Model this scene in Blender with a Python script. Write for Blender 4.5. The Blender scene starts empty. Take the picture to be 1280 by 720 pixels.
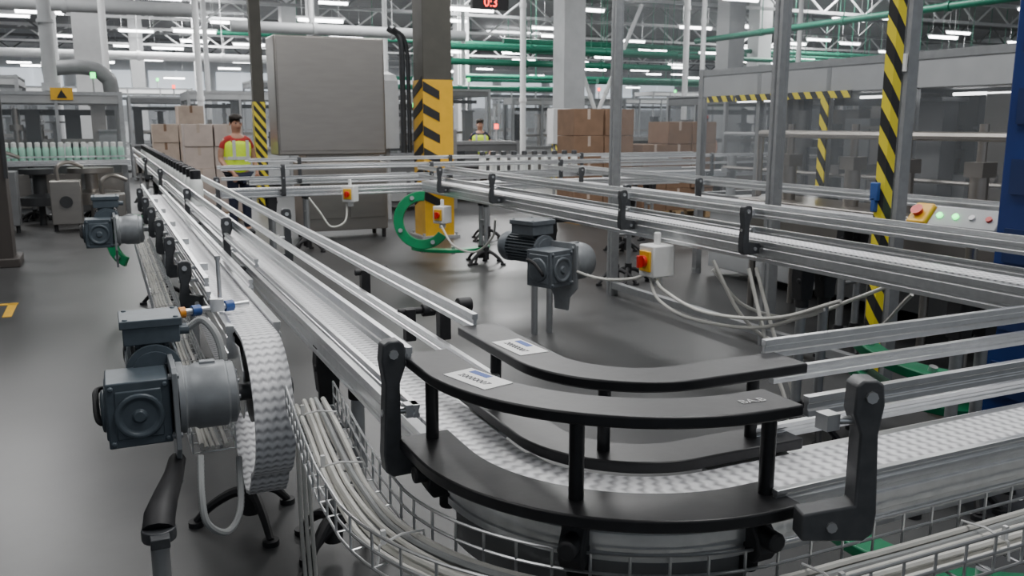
import bpy,bmesh,math,random
from mathutils import Vector,Matrix
random.seed(4)
SC=bpy.context.scene
COL=SC.collection
V=Vector
pi=math.pi
# ---------------------------------------------------------------- materials
MATS={}
def mat(name,col,rough=.5,metal=0.,var=.08,scale=12.,bump=0.,emit=0.,alpha=1.,stretch=None,spec=None):
    if name in MATS:return MATS[name]
    m=bpy.data.materials.new(name);m.use_nodes=True;nt=m.node_tree;n=nt.nodes;l=nt.links
    b=n['Principled BSDF']
    tc=n.new('ShaderNodeTexCoord');mp=n.new('ShaderNodeMapping');l.new(tc.outputs['Object'],mp.inputs[0])
    if stretch:mp.inputs['Scale'].default_value=stretch
    nz=n.new('ShaderNodeTexNoise');nz.inputs['Scale'].default_value=scale;nz.inputs['Detail'].default_value=4
    l.new(mp.outputs[0],nz.inputs['Vector'])
    rp=n.new('ShaderNodeValToRGB')
    c=V(col[:3])
    rp.color_ramp.elements[0].position=.3;rp.color_ramp.elements[1].position=.7
    rp.color_ramp.elements[0].color=(*(c*(1-var)),1);rp.color_ramp.elements[1].color=(*[min(1,k*(1+var)) for k in c],1)
    l.new(nz.outputs[0],rp.inputs[0]);l.new(rp.outputs[0],b.inputs['Base Color'])
    b.inputs['Roughness'].default_value=rough;b.inputs['Metallic'].default_value=metal
    if spec is not None:b.inputs['Specular IOR Level'].default_value=spec
    if bump:
        bp=n.new('ShaderNodeBump');bp.inputs['Strength'].default_value=bump;bp.inputs['Distance'].default_value=.01
        l.new(nz.outputs[0],bp.inputs['Height']);l.new(bp.outputs[0],b.inputs['Normal'])
    if emit:
        b.inputs['Emission Color'].default_value=(*col[:3],1);b.inputs['Emission Strength'].default_value=emit
    b.inputs['Alpha'].default_value=alpha
    MATS[name]=m;return m
ALU=mat('aluminium',(.70,.71,.72),.28,.85,.06,30)
ALU2=mat('aluminium_matt',(.36,.37,.38),.42,.7,.08,20)
STEEL=mat('zinc_wire',(.68,.69,.7),.3,.9,.05,40)
STAIN=mat('stainless',(.39,.365,.34),.33,.95,.04,3,stretch=(1,1,5))
BLK=mat('black_plastic',(.013,.013,.015),.36,0,.25,30,bump=.04)
BLK2=mat('rubber_black',(.014,.014,.016),.6,0,.2,30)
DGR=mat('dark_grey_plastic',(.05,.053,.058),.45,0,.15,40,bump=.05)
MOT=mat('blue_grey_paint',(.07,.09,.108),.42,.1,.12,25,bump=.03)
MOTL=mat('grey_motor_paint',(.11,.125,.14),.42,.1,.12,25,bump=.03)
CAST=mat('cast_grey_paint',(.27,.285,.30),.42,.3,.08,25,bump=.05)
CABW=mat('cable_white',(.60,.59,.55),.45,0,.12,8)
CABG=mat('cable_grey',(.30,.31,.31),.5,0,.12,8)
GRN=mat('green_plastic',(.0,.24,.085),.4,0,.15,10)
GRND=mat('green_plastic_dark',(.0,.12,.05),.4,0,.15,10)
GRNP=mat('green_pipe_paint',(.015,.18,.11),.4,0,.1,10)
YEL=mat('yellow_paint',(.75,.42,.02),.4,0,.06,10)
ORG=mat('orange_paint',(.8,.3,.03),.4,0,.06,10)
RED=mat('red_plastic',(.6,.02,.015),.35,0,.06,10)
BLU=mat('blue_paint',(.008,.03,.15),.4,0,.1,4)
BLUP=mat('blue_plastic',(.03,.09,.3),.4,0,.1,10)
WHP=mat('white_paint',(.72,.73,.74),.45,0,.04,6)
WHS=mat('white_plastic',(.78,.78,.77),.4,0,.04,10)
LGR=mat('light_grey_paint',(.36,.37,.38),.45,0,.06,5)
MGR=mat('machine_grey',(.16,.165,.17),.45,.2,.1,5)
DKM=mat('dark_machine',(.035,.037,.04),.5,.2,.2,6)
BRN=mat('dark_brown_paint',(.045,.038,.034),.55,0,.12,5)
COLM=mat('column_paint',(.065,.062,.052),.55,0,.12,5)
CARD=mat('cardboard',(.20,.12,.075),.8,0,.12,6,bump=.05)
CARD2=mat('cardboard_pale',(.46,.37,.31),.8,0,.12,6,bump=.05)
CARD3=mat('cardboard_wrapped',(.50,.42,.38),.45,0,.10,6,bump=.05)
SKIN=mat('skin',(.45,.24,.16),.5,0,.06,20)
HAIR=mat('dark_hair',(.02,.014,.01),.6,0,.2,60)
REDC=mat('red_cloth',(.42,.03,.025),.8,0,.12,40,bump=.1)
NAVY=mat('navy_cloth',(.02,.025,.05),.85,0,.15,40,bump=.1)
VEST=mat('hi_vis_yellow',(.62,.85,.03),.7,0,.06,30,emit=.12)
SILV=mat('reflective_tape',(.7,.71,.72),.35,.2,.04,40)
GREL=mat('green_lamp',(.05,1.,.2),.3,0,0,4,emit=4)
REDL=mat('red_lamp',(1.,.05,.03),.3,0,0,4,emit=6)
TUBE=mat('lamp_tube',(1.,1.,1.),.3,0,0,4,emit=14)
FILLT=mat('added_fill_glow',(1.,1.,1.),.3,0,0,4,emit=5)  # added emitter that brightens the guarded machine's interior
INKB=mat('blue_ink',(.05,.1,.35),.6,0,.05,10)
INKD=mat('dark_ink',(.03,.03,.04),.6,0,.05,10)
INKW=mat('worn_white_ink',(.5,.5,.5),.6,0,.1,30)
GLASS=mat('clear_guard_panel',(.25,.27,.29),.08,0,.05,2,alpha=.13)
SKIRT=mat('smoked_guard',(.16,.165,.17),.2,.1,.08,6,alpha=.85)
BOTW=mat('bottle_white',(.75,.77,.75),.35,0,.03,10)
BOTG=mat('bottle_green',(.35,.62,.5),.3,0,.05,10)
WGLOW=mat('added_wall_glow',(.85,.92,1.),.3,0,.03,.4,emit=.8)  # added pale glow for brightening the far wall
def stripe_mat():
    m=bpy.data.materials.new('hazard_stripes');m.use_nodes=True;n=m.node_tree.nodes;l=m.node_tree.links
    b=n['Principled BSDF'];b.inputs['Roughness'].default_value=.45
    tc=n.new('ShaderNodeTexCoord');sx=n.new('ShaderNodeSeparateXYZ');l.new(tc.outputs['Object'],sx.inputs[0])
    a=n.new('ShaderNodeMath');a.operation='SUBTRACT';l.new(sx.outputs[0],a.inputs[0]);l.new(sx.outputs[1],a.inputs[1])
    k=n.new('ShaderNodeMath');k.operation='MULTIPLY';k.inputs[1].default_value=1.3;l.new(a.outputs[0],k.inputs[0])
    s=n.new('ShaderNodeMath');s.operation='ADD';l.new(sx.outputs[2],s.inputs[0]);l.new(k.outputs[0],s.inputs[1])
    d=n.new('ShaderNodeMath');d.operation='MULTIPLY';d.inputs[1].default_value=1/.19;l.new(s.outputs[0],d.inputs[0])
    f=n.new('ShaderNodeMath');f.operation='FRACT';l.new(d.outputs[0],f.inputs[0])
    g=n.new('ShaderNodeMath');g.operation='GREATER_THAN';g.inputs[1].default_value=.5;l.new(f.outputs[0],g.inputs[0])
    mx=n.new('ShaderNodeMix');mx.data_type='RGBA';l.new(g.outputs[0],mx.inputs[0])
    mx.inputs[6].default_value=(.8,.66,.03,1);mx.inputs[7].default_value=(.02,.02,.02,1);l.new(mx.outputs[2],b.inputs['Base Color'])
    return m
STRI=stripe_mat()
def belt_mat():
    m=bpy.data.materials.new('white_chain_belt');m.use_nodes=True;n=m.node_tree.nodes;l=m.node_tree.links
    b=n['Principled BSDF'];b.inputs['Roughness'].default_value=.33
    uv=n.new('ShaderNodeUVMap');sx=n.new('ShaderNodeSeparateXYZ');l.new(uv.outputs[0],sx.inputs[0])
    def M(op,a,c=None):
        q=n.new('ShaderNodeMath');q.operation=op
        for i,w in enumerate((a,c)):
            if w is None:continue
            if isinstance(w,(int,float)):q.inputs[i].default_value=w
            else:l.new(w,q.inputs[i])
        return q.outputs[0]
    tri=M('PINGPONG',sx.outputs[1],.0145)
    u=M('ADD',sx.outputs[0],M('MULTIPLY',tri,.6))
    w=M('FRACT',M('MULTIPLY',u,1/.032))
    e=M('ABSOLUTE',M('SUBTRACT',w,.5))
    gap=n.new('ShaderNodeMapRange');gap.interpolation_type='SMOOTHSTEP';gap.inputs[1].default_value=.08;gap.inputs[2].default_value=.5;l.new(e,gap.inputs[0])
    k2=M('MULTIPLY',gap.outputs[0],M('ADD',.55,M('MULTIPLY',tri,40.)))
    k3=M('MINIMUM',k2,1.)
    mx=n.new('ShaderNodeMix');mx.data_type='RGBA';l.new(k3,mx.inputs[0])
    mx.inputs[6].default_value=(.84,.84,.86,1);mx.inputs[7].default_value=(.33,.33,.35,1);l.new(mx.outputs[2],b.inputs['Base Color'])
    bp=n.new('ShaderNodeBump');bp.inputs['Strength'].default_value=.3;bp.inputs['Distance'].default_value=.004;bp.invert=True
    l.new(gap.outputs[0],bp.inputs['Height']);l.new(bp.outputs[0],b.inputs['Normal'])
    return m
BELT=belt_mat()
# ---------------------------------------------------------------- builder
class Bd:
    def __init__(s):
        s.bm=bmesh.new();s.uv=s.bm.loops.layers.uv.new('UVMap')
    def box(s,c,d,rot=None,taper=1.):
        M=Matrix.Translation(V(c))@(rot.to_4x4() if rot else Matrix.Identity(4))
        vs=[]
        for z in(-.5,.5):
            k=taper if z>0 else 1
            for x,y in((-.5,-.5),(.5,-.5),(.5,.5),(-.5,.5)):
                vs.append(s.bm.verts.new(M@V((x*d[0]*k,y*d[1]*k,z*d[2]))))
        for f in((3,2,1,0),(4,5,6,7),(0,1,5,4),(1,2,6,5),(2,3,7,6),(3,0,4,7)):s.bm.faces.new([vs[i] for i in f])
        return s
    def cyl(s,p0,p1,r,r2=None,n=16):
        p0=V(p0);p1=V(p1);r2=r if r2 is None else r2
        t=(p1-p0).normalized();a=t.orthogonal().normalized();b=t.cross(a)
        R=[[s.bm.verts.new(p+(a*math.cos(2*pi*i/n)+b*math.sin(2*pi*i/n))*q) for i in range(n)] for p,q in((p0,r),(p1,r2))]
        for i in range(n):
            j=(i+1)%n;s.bm.faces.new([R[0][i],R[0][j],R[1][j],R[1][i]])
        s.bm.faces.new(R[0][::-1]);s.bm.faces.new(R[1]);return s
    def rev(s,prof,o,axis=(0,0,1),n=20):
        t=V(axis).normalized();a=t.orthogonal().normalized();b=t.cross(a);o=V(o)
        R=[[s.bm.verts.new(o+t*z+(a*math.cos(2*pi*i/n)+b*math.sin(2*pi*i/n))*max(r,.0005)) for i in range(n)] for r,z in prof]
        for k in range(len(R)-1):
            for i in range(n):
                j=(i+1)%n;s.bm.faces.new([R[k][i],R[k][j],R[k+1][j],R[k+1][i]])
        s.bm.faces.new(R[0][::-1]);s.bm.faces.new(R[-1]);return s
    def sweep(s,path,prof,lat=None):
        P=[V(p) for p in path];N=len(P);rings=[];L=0;Ls=[]
        for i,p in enumerate(P):
            t=(P[min(i+1,N-1)]-P[max(i-1,0)]).normalized()
            if lat is None:
                sd=t.cross(V((0,0,1))).normalized();up=V((0,0,1))
            else:
                sd=V(lat);up=sd.cross(t).normalized()
            if i:L+=(P[i]-P[i-1]).length
            Ls.append(L)
            rings.append([s.bm.verts.new(p+sd*a+up*b) for a,b in prof])
        m=len(prof)
        for i in range(N-1):
            for k in range(m):
                j=(k+1)%m
                f=s.bm.faces.new([rings[i][k],rings[i][j],rings[i+1][j],rings[i+1][k]])
                for lp,(x,y) in zip(f.loops,((Ls[i],prof[k][0]),(Ls[i],prof[j][0]),(Ls[i+1],prof[j][0]),(Ls[i+1],prof[k][0]))):
                    lp[s.uv].uv=(x,y+5)
        s.bm.faces.new(rings[0][::-1]);s.bm.faces.new(rings[-1]);return s
    def tube(s,path,r,n=8):
        P=[V(p) for p in path];N=len(P)
        t=(P[1]-P[0]).normalized();a=t.orthogonal().normalized();rings=[]
        for i,p in enumerate(P):
            t=(P[min(i+1,N-1)]-P[max(i-1,0)]).normalized()
            a=(a-t*a.dot(t)).normalized();b=t.cross(a)
            rr=r(i) if callable(r) else r
            rings.append([s.bm.verts.new(p+(a*math.cos(2*pi*k/n)+b*math.sin(2*pi*k/n))*rr) for k in range(n)])
        for i in range(N-1):
            for k in range(n):
                j=(k+1)%n;s.bm.faces.new([rings[i][k],rings[i][j],rings[i+1][j],rings[i+1][k]])
        s.bm.faces.new(rings[0][::-1]);s.bm.faces.new(rings[-1]);return s
    def prism(s,poly,o,ua,va,th):
        o=V(o);ua=V(ua).normalized();va=V(va).normalized();nn=ua.cross(va).normalized()*(th/2)
        A=[s.bm.verts.new(o+ua*x+va*y-nn) for x,y in poly];Bq=[s.bm.verts.new(o+ua*x+va*y+nn) for x,y in poly]
        s.bm.faces.new(A[::-1]);s.bm.faces.new(Bq)
        for i in range(len(poly)):
            j=(i+1)%len(poly);s.bm.faces.new([A[i],A[j],Bq[j],Bq[i]])
        return s
    def ball(s,c,r,sx=(1,1,1),n=12):
        bmesh.ops.create_uvsphere(s.bm,u_segments=n,v_segments=max(6,n//2+2),radius=1,matrix=Matrix.Translation(V(c))@Matrix.Diagonal((r*sx[0],r*sx[1],r*sx[2],1)));return s
    def obj(s,name,m,parent=None,bev=0,label=None,sharp=40):
        bmesh.ops.recalc_face_normals(s.bm,faces=s.bm.faces[:])
        for f in s.bm.faces:f.smooth=True
        for e in s.bm.edges:
            if len(e.link_faces)!=2 or e.calc_face_angle(0)>math.radians(sharp):e.smooth=False
        me=bpy.data.meshes.new(name);s.bm.to_mesh(me);s.bm.free()
        o=bpy.data.objects.new(name,me);COL.objects.link(o);me.materials.append(m)
        if bev:
            q=o.modifiers.new('bevel','BEVEL');q.width=bev;q.segments=2;q.limit_method='ANGLE';q.angle_limit=math.radians(45)
        if parent:
            o.parent=parent
            if parent.type=='EMPTY':o.matrix_parent_inverse=Matrix.Translation(-parent.location)
        if label:o['label']=label
        return o
def thing(name,label,cat,loc,group=None):
    e=bpy.data.objects.new(name,None);e.location=loc;e.empty_display_size=.1;COL.objects.link(e)
    e['label']=label;e['category']=cat
    if group:e['group']=group
    return e
def tag(o,label,cat,group=None):
    o['label']=label;o['category']=cat
    if group:o['group']=group
    return o
def dup(e,loc,rz=0,label=None,sc=None):
    def cp(o,par):
        n=o.copy();COL.objects.link(n)
        if par is not None:
            n.parent=par
        for c in o.children:cp(c,n)
        return n
    n=cp(e,None);n.location=loc;n.rotation_euler=(0,0,rz)
    if sc:n.scale=(sc,sc,sc)
    if label:n['label']=label
    return n
def spl(pts,n=8):
    P=[V(p) for p in pts];P=[P[0]*2-P[1]]+P+[P[-1]*2-P[-2]];out=[]
    for i in range(1,len(P)-2):
        for k in range(n):
            t=k/n;a,b,c,d=P[i-1:i+3]
            out.append(.5*((2*b)+(c-a)*t+(2*a-5*b+4*c-d)*t*t+(3*b-a-3*c+d)*t**3))
    out.append(P[-2]);return out
def arc(cx,cy,r,a0,a1,z,n=24,ry=None):
    ry=ry or r
    return [(cx+r*math.cos(math.radians(a0+(a1-a0)*i/n)),cy+ry*math.sin(math.radians(a0+(a1-a0)*i/n)),z) for i in range(n+1)]
def rect(w,h,z0=0):return [(-w/2,z0),(w/2,z0),(w/2,z0+h),(-w/2,z0+h)]
def railprof(h,w=.016):
    return [(-w/2,-h/2),(w/2,-h/2),(w/2,-h*.2),(w*.28,-h*.12),(w*.28,h*.12),(w/2,h*.2),(w/2,h/2),(-w/2,h/2),(-w/2,h*.2),(-w*.28,h*.12),(-w*.28,-h*.12),(-w/2,-h*.2)]
def beamprof(h,w=.03):
    return [(-w/2,0),(w/2,0),(w/2,h*.18),(w*.3,h*.2),(w*.3,h*.3),(w/2,h*.32),(w/2,h*.66),(w*.3,h*.68),(w*.3,h*.78),(w/2,h*.8),(w/2,h),(-w/2,h),(-w/2,h*.8),(-w*.3,h*.78),(-w*.3,h*.68),(-w/2,h*.66),(-w/2,h*.32),(-w*.3,h*.3),(-w*.3,h*.2),(-w/2,h*.18)]
# ---------------------------------------------------------------- generic conveyor pieces
def bracket(T,p,out,z0,z1,reach=.09,rails=(),th=.04,m=None):
    o=V((p[0],p[1],0));d=V((out[0],out[1],0)).normalized();r=reach
    poly=[(-.02,z0-.022),(r+.01,z0-.025),(r+.028,z0-.012),(r+.032,z0+.03),(r+.024,z1-.1),(r+.032,z1-.045),(r+.028,z1-.008),(r+.015,z1),(r-.010,z1),(r-.022,z1-.01),(r-.024,z1-.06),(r-.010,z1-.1),(r-.010,z0+.045),(-.02,z0+.030)]
    b=Bd().prism(poly,o,d,(0,0,1),th)
    br=b.obj('support_bracket',m or DGR,T,bev=.004)
    c=Bd()
    t=d.cross(V((0,0,1)))
    q=o+d*(r+.005)+V((0,0,z1-.03));c.cyl(q-t*(th/2+.006),q+t*(th/2+.006),.011,n=8)
    c.obj('clamp_screw',STEEL,br)
    q=o+d*(r*.4)+V((0,0,z0+.005));Bd().cyl(q-t*(th/2+.005),q+t*(th/2+.005),.010,n=8).obj('clamp_screw',STEEL,br)
    for off,z in rails:
        c=Bd().cyl(o+d*(r+.03)+V((0,0,z)),o+d*off+V((0,0,z)),.008,n=10)
        c.box(o+d*(off+.004)+V((0,0,z)),(.03,.03,.03))
        c.obj('clamp_rod',STEEL,br)
    return br
def leg(T,x,y,zt,spread=0.,foot=True,clamp=True):
    b=Bd().cyl((x,y,.0 if not foot else .07),(x,y,zt),.025,n=16);l=b.obj('leg',ALU2,T)
    if clamp:
        k=Bd().prism([(-.035,-.16),(.035,-.16),(.045,-.05),(.04,.02),(-.04,.02),(-.045,-.05)],(x,y,zt),(1,0,0),(0,0,1),.07)
        k.cyl((x-.05,y-.02,zt-.06),(x+.05,y-.02,zt-.06),.014,n=10).cyl((x,y,zt-.2),(x,y,zt-.15),.034,n=14)
        k.obj('leg_clamp',BLK2,l,bev=.005)
    if foot:
        f=Bd()
        for a in(30+spread,150+spread,270+spread):
            ca,sa=math.cos(math.radians(a)),math.sin(math.radians(a))
            f.tube(spl([(x,y,.13),(x+ca*.06,y+sa*.06,.14),(x+ca*.15,y+sa*.15,.09),(x+ca*.22,y+sa*.22,.02)],5),lambda i:.024-.0006*i,8)
            f.cyl((x+ca*.22,y+sa*.22,0),(x+ca*.22,y+sa*.22,.022),.032,n=12)
        f.cyl((x,y,.05),(x,y,.2),.036,n=14)
        f.obj('tripod_foot',BLK2,l)
    return l
def conveyor(label,p0,p1,zb,w=.14,rails=None,brk=None,legs=None,beamh=.085,belt=True,cat='conveyor',tth=.6,rch=.085):
    p0=V((*p0,0));p1=V((*p1,0));d=(p1-p0).normalized();s=d.cross(V((0,0,1)))
    T=thing('conveyor',label,cat,(p0.x,p0.y,0))
    h=w/2+.02
    for sg in(-1,1):
        Bd().sweep([p0+s*sg*h+V((0,0,zb-beamh-.005)),p1+s*sg*h+V((0,0,zb-beamh-.005))],beamprof(beamh)).obj('side_beam',ALU,T,bev=.0012)
    L=(p1-p0).length;k=.3
    ang=math.atan2(d.y,d.x)
    while k<L:
        Bd().box(p0+d*k+V((0,0,zb-beamh+.01)),(.04,w+.02,.02),Matrix.Rotation(ang,3,'Z')).obj('cross_tie',ALU2,T);k+=tth
    for r in rails or []:
        sg,off,z,hh=r[:4];tr=r[4] if len(r)>4 else 0
        Bd().sweep([p0+d*tr+s*sg*off+V((0,0,z)),p1+s*sg*off+V((0,0,z))],railprof(hh)).obj('guide_rail',ALU,T,bev=.001)
    if belt:
        Bd().sweep([p0+V((0,0,zb-.014)),p1+V((0,0,zb-.014))],rect(w,.014)).obj('belt',BELT,T)
    for sg,k in brk or []:
        rl=[(r[1]-h-.02,r[2]) for r in rails if r[0]==sg]
        q=p0+d*k+s*sg*(h+.012)
        bracket(T,(q.x,q.y),(s*sg)[:2],zb-.05,max(z for _,z in rl)+.04,rch,[(o+.012,z) for o,z in rl])
    for k in legs or []:
        for sg in(-1,1):
            q=p0+d*k+s*sg*(h-.03);leg(T,q.x,q.y,zb-beamh-.0,spread=40*sg)
        q0=p0+d*k-s*(h-.03);q1=p0+d*k+s*(h-.03)
        Bd().cyl(q0+V((0,0,.5)),q1+V((0,0,.5)),.014).obj('leg_brace',ALU2,T)
    return T
ZB=.88
CX,CY,RR=1.095,1.70,.36
MX,RY=CX-RR,CY-RR      # main line x, right line y
# ---------------------------------------------------------------- main conveyor along Y
mainC=conveyor('long aluminium conveyor frame with double guide rails and dark brackets',(MX,1.82),(MX,20.5),ZB,w=.13,
  rails=[(-1,.145,1.085,.045),(-1,.13,.955,.03),(1,.115,1.09,.045,.24),(1,.115,.965,.036,.1)],
  brk=[(-1,.02),(-1,2.9),(-1,5.2),(-1,8.5),(-1,12),(1,3.2),(1,6.5),(1,10.4),(1,14)],
  legs=[1.25,3.9,6.5,9.2,12,15,18],belt=False,rch=.08)
for y,z in((2.42,1.06),(2.75,.98),(3.3,1.03)):
    Bd().cyl((.855,y,z),(.96,y,z),.012,n=10).cyl((.94,y,z),(.985,y,z),.022,n=12).box((.895,y,z-.045),(.035,.04,.11)).obj('clamp_knob',BLK2,mainC,bev=.003)
rightC=conveyor('aluminium conveyor with stacked guide rails and white chain belt',(1.12,RY),(2.9,RY),ZB,w=.13,
  rails=[(1,.14,1.075,.04,.05),(1,.125,.895,.03),(-1,.20,1.085,.045,.24),(-1,.19,1.02,.036,.26),(-1,.12,.915,.034,.15)],
  brk=[(-1,1.4)],legs=[1.2],belt=False,beamh=.115)
bracket(rightC,(1.125,1.13),(.93,-.37),.875,1.155,.085,[(.02,1.075)],th=.048,m=mat('grey_plastic',(.075,.078,.083),.45,0,.15,40,bump=.05))
path=[(MX,y,ZB-.014) for y in [20.5-.5*i for i in range(38)] if y>CY]+[(CX+RR*math.cos(math.radians(a)),CY+RR*math.sin(math.radians(a)),ZB-.014) for a in range(180,271,3)]+[(x*.1,RY,ZB-.014) for x in range(12,30)]
o=Bd().sweep(path,rect(.13,.014)).obj('conveyor_belt',BELT)
tag(o,'white segmented plastic chain belt running through the curved guide','conveyor belt')
# ---------------------------------------------------------------- curve assembly
K=thing('conveyor_curve','black plastic curved product guide on four spacer posts around conveyor bend','conveyor curve',(CX-.32,CY-.32,0))
def plate(R,w,z,th,y_end,x_end):
    pth=[(CX-R,y_end,z)]+arc(CX,CY,R,180,270,z,30)+[(x_end,CY-R,z)]
    return Bd().sweep(pth,rect(w,th)).obj('guide_plate',BLK,K,bev=.004)
up_out=plate(.455,.115,1.06,.024,1.86,1.155)
up_in=plate(.24,.11,1.06,.024,2.06,1.37)
lo_out=plate(.47,.125,.868,.026,1.84,1.15)
lo_in=plate(.24,.11,.885,.026,2.06,1.37)
for x,y in((CX-.46,1.80),(CX-.46*.70,CY-.46*.71),(1.12,CY-.46)):
    Bd().cyl((x,y,.885),(x,y,1.065),.015).obj('spacer_post',BLK,K,bev=.002)
for x,y in((CX-.235,1.95),(CX-.166,CY-.166),(1.27,CY-.235)):
    Bd().cyl((x,y,.905),(x,y,1.07),.014).obj('spacer_post',BLK,K,bev=.002)
for a,cx,cy in((180,CX-.43,1.78),(226,CX-.45*.70,CY-.45*.72),(270,1.10,CY-.44)):
    ca,sa=math.cos(math.radians(a)),math.sin(math.radians(a))
    b=Bd().prism([(-.05,-.02),(.045,-.025),(.06,.0),(.055,.03),(.035,.05),(.03,.078),(-.02,.078),(-.03,.05),(-.05,.04)],(cx,cy,.79),(ca,sa,0),(0,0,1),.05)
    b.cyl((cx+.03*ca,cy+.03*sa,.82),(cx+.085*ca,cy+.085*sa,.82),.02,n=10).cyl((cx,cy,.73),(cx,cy,.78),.022,n=12)
    b.obj('plate_clamp',BLK2,K,bev=.005)
for R in(.45,.27):
    Bd().sweep(arc(CX,CY,R,180,270,.775,30),beamprof(.085,.024)).obj('side_beam',ALU,K)
Bd().sweep(arc(CX,CY,.44,180,270,.68,30),rect(.006,.095)).obj('guard_skirt',SKIRT,K)
Bd().sweep(arc(CX,CY,RR,180,270,.80,30),rect(.13,.012)).obj('slide_bed',ALU2,K)
def text(s,size,loc,rz,m,parent,tilt=0,name='lettering'):
    c=bpy.data.curves.new(name,'FONT');c.body=s;c.size=size;c.extrude=.0003;c.align_x='CENTER';c.align_y='CENTER'
    t=bpy.data.objects.new(name,c);COL.objects.link(t)
    dg=bpy.context.evaluated_depsgraph_get();me=bpy.data.meshes.new_from_object(t.evaluated_get(dg));bpy.data.objects.remove(t)
    me.transform(Matrix.Translation(V(loc))@Matrix.Rotation(rz,4,'Z')@Matrix.Rotation(tilt,4,'X'))
    me.materials.clear();me.materials.append(m);o=bpy.data.objects.new(name,me);COL.objects.link(o);o.parent=parent
    if parent.type=='EMPTY':o.matrix_parent_inverse=Matrix.Translation(-parent.location)
    return o
for x,y,rz,dz,pr in((CX-.43,CY-.10,-75,1.0845,up_out),(CX-.24,CY+.10,-86,1.0845,up_in)):
    rz=math.radians(rz)
    lb=Bd().box((x,y,dz),(.14,.074,.0012),Matrix.Rotation(rz,3,'Z')).obj('sticker',WHS,pr)
    q=V((x,y,dz+.0009))
    R2=Matrix.Rotation(rz,3,'Z')
    Bd().box(q+R2@V((-.02,.023,0)),(.06,.017,.0006),R2).obj('printed_block',INKB,lb)
    text('20000007',.024,q+R2@V((.0,-.010,0)),rz,INKD,lb)
text('BA.B',.028,(1.08,CY-.455,1.0848),math.radians(-4),INKW,up_out)
# ---------------------------------------------------------------- drive conveyor beside it
DX=.435
D=thing('drive_conveyor','narrow aluminium conveyor whose white belt wraps round its drive end','conveyor',(DX,3,0))
pth=[(DX,y*.25+3.0,ZB+.010) for y in range(26,0,-1)]+[(DX,3.0-.26*math.sin(t*pi/24),.65+.24*math.cos(t*pi/24)) for t in range(0,22)]+[(DX,2.92,.39),(DX,2.98,.335),(DX,3.06,.31),(DX,3.16,.34),(DX,3.4,.47),(DX,3.8,.60),(DX,5,.64)]
Bd().sweep(pth,[(-.063,-.007),(.063,-.007),(.063,.007),(-.063,.007)],lat=(1,0,0)).obj('belt',BELT,D)
for sx in(-.080,.080):
    Bd().sweep([(DX+sx,3.10,.79),(DX+sx,9.4,.79)],beamprof(.118,.028)).obj('side_beam',ALU,D,bev=.001)
for xx,z,y0 in((.325,1.0,3.5),(.33,.945,3.5),(.49,.98,3.5),(.545,1.03,3.7)):
    Bd().sweep([(xx,y0,z),(xx,9.4,z)],railprof(.034,.018)).obj('guide_rail',ALU,D)
Bd().cyl((DX-.05,2.94,.74),(DX+.05,2.94,.74),.13,n=24).cyl((DX-.10,2.86,.74),(DX+.08,2.86,.74),.03).obj('drive_sprocket',DGR,D)
for sx in(-.07,.07):
    Bd().prism([(-.1,-.06),(-.04,-.13),(.2,-.12),(.25,.09),(-.0,.11),(-.1,.05)],(DX+sx,2.98,.75),(0,1,0),(0,0,1),.006).obj('end_plate',ALU,D,bev=.0015)
for y in(3.9,4.8,5.7,6.6,7.5,8.6):bracket(D,(.34,y),(-1,0),.84,1.03,.06,[(-.02,1.0),(-.02,.945)],th=.035)
for y in(3.45,5.6,8.3):leg(D,DX,y,.78,10)
l=leg(D,.06,2.46,.49,25,True,False)
Bd().cyl((.06,2.46,.465),(.06,2.46,.50),.046,n=16).box((.06,2.41,.482),(.05,.05,.03)).obj('leg_clamp',DGR,l,bev=.003)
Bd().tube([(.06,2.46,.49),(.065,2.49,.515),(.09,2.60,.53),(.12,2.72,.54),(.14,2.84,.545)],lambda i:(.045,.044,.036,.03,.027)[i],10).obj('motor_strut',BLK2,D)
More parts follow.
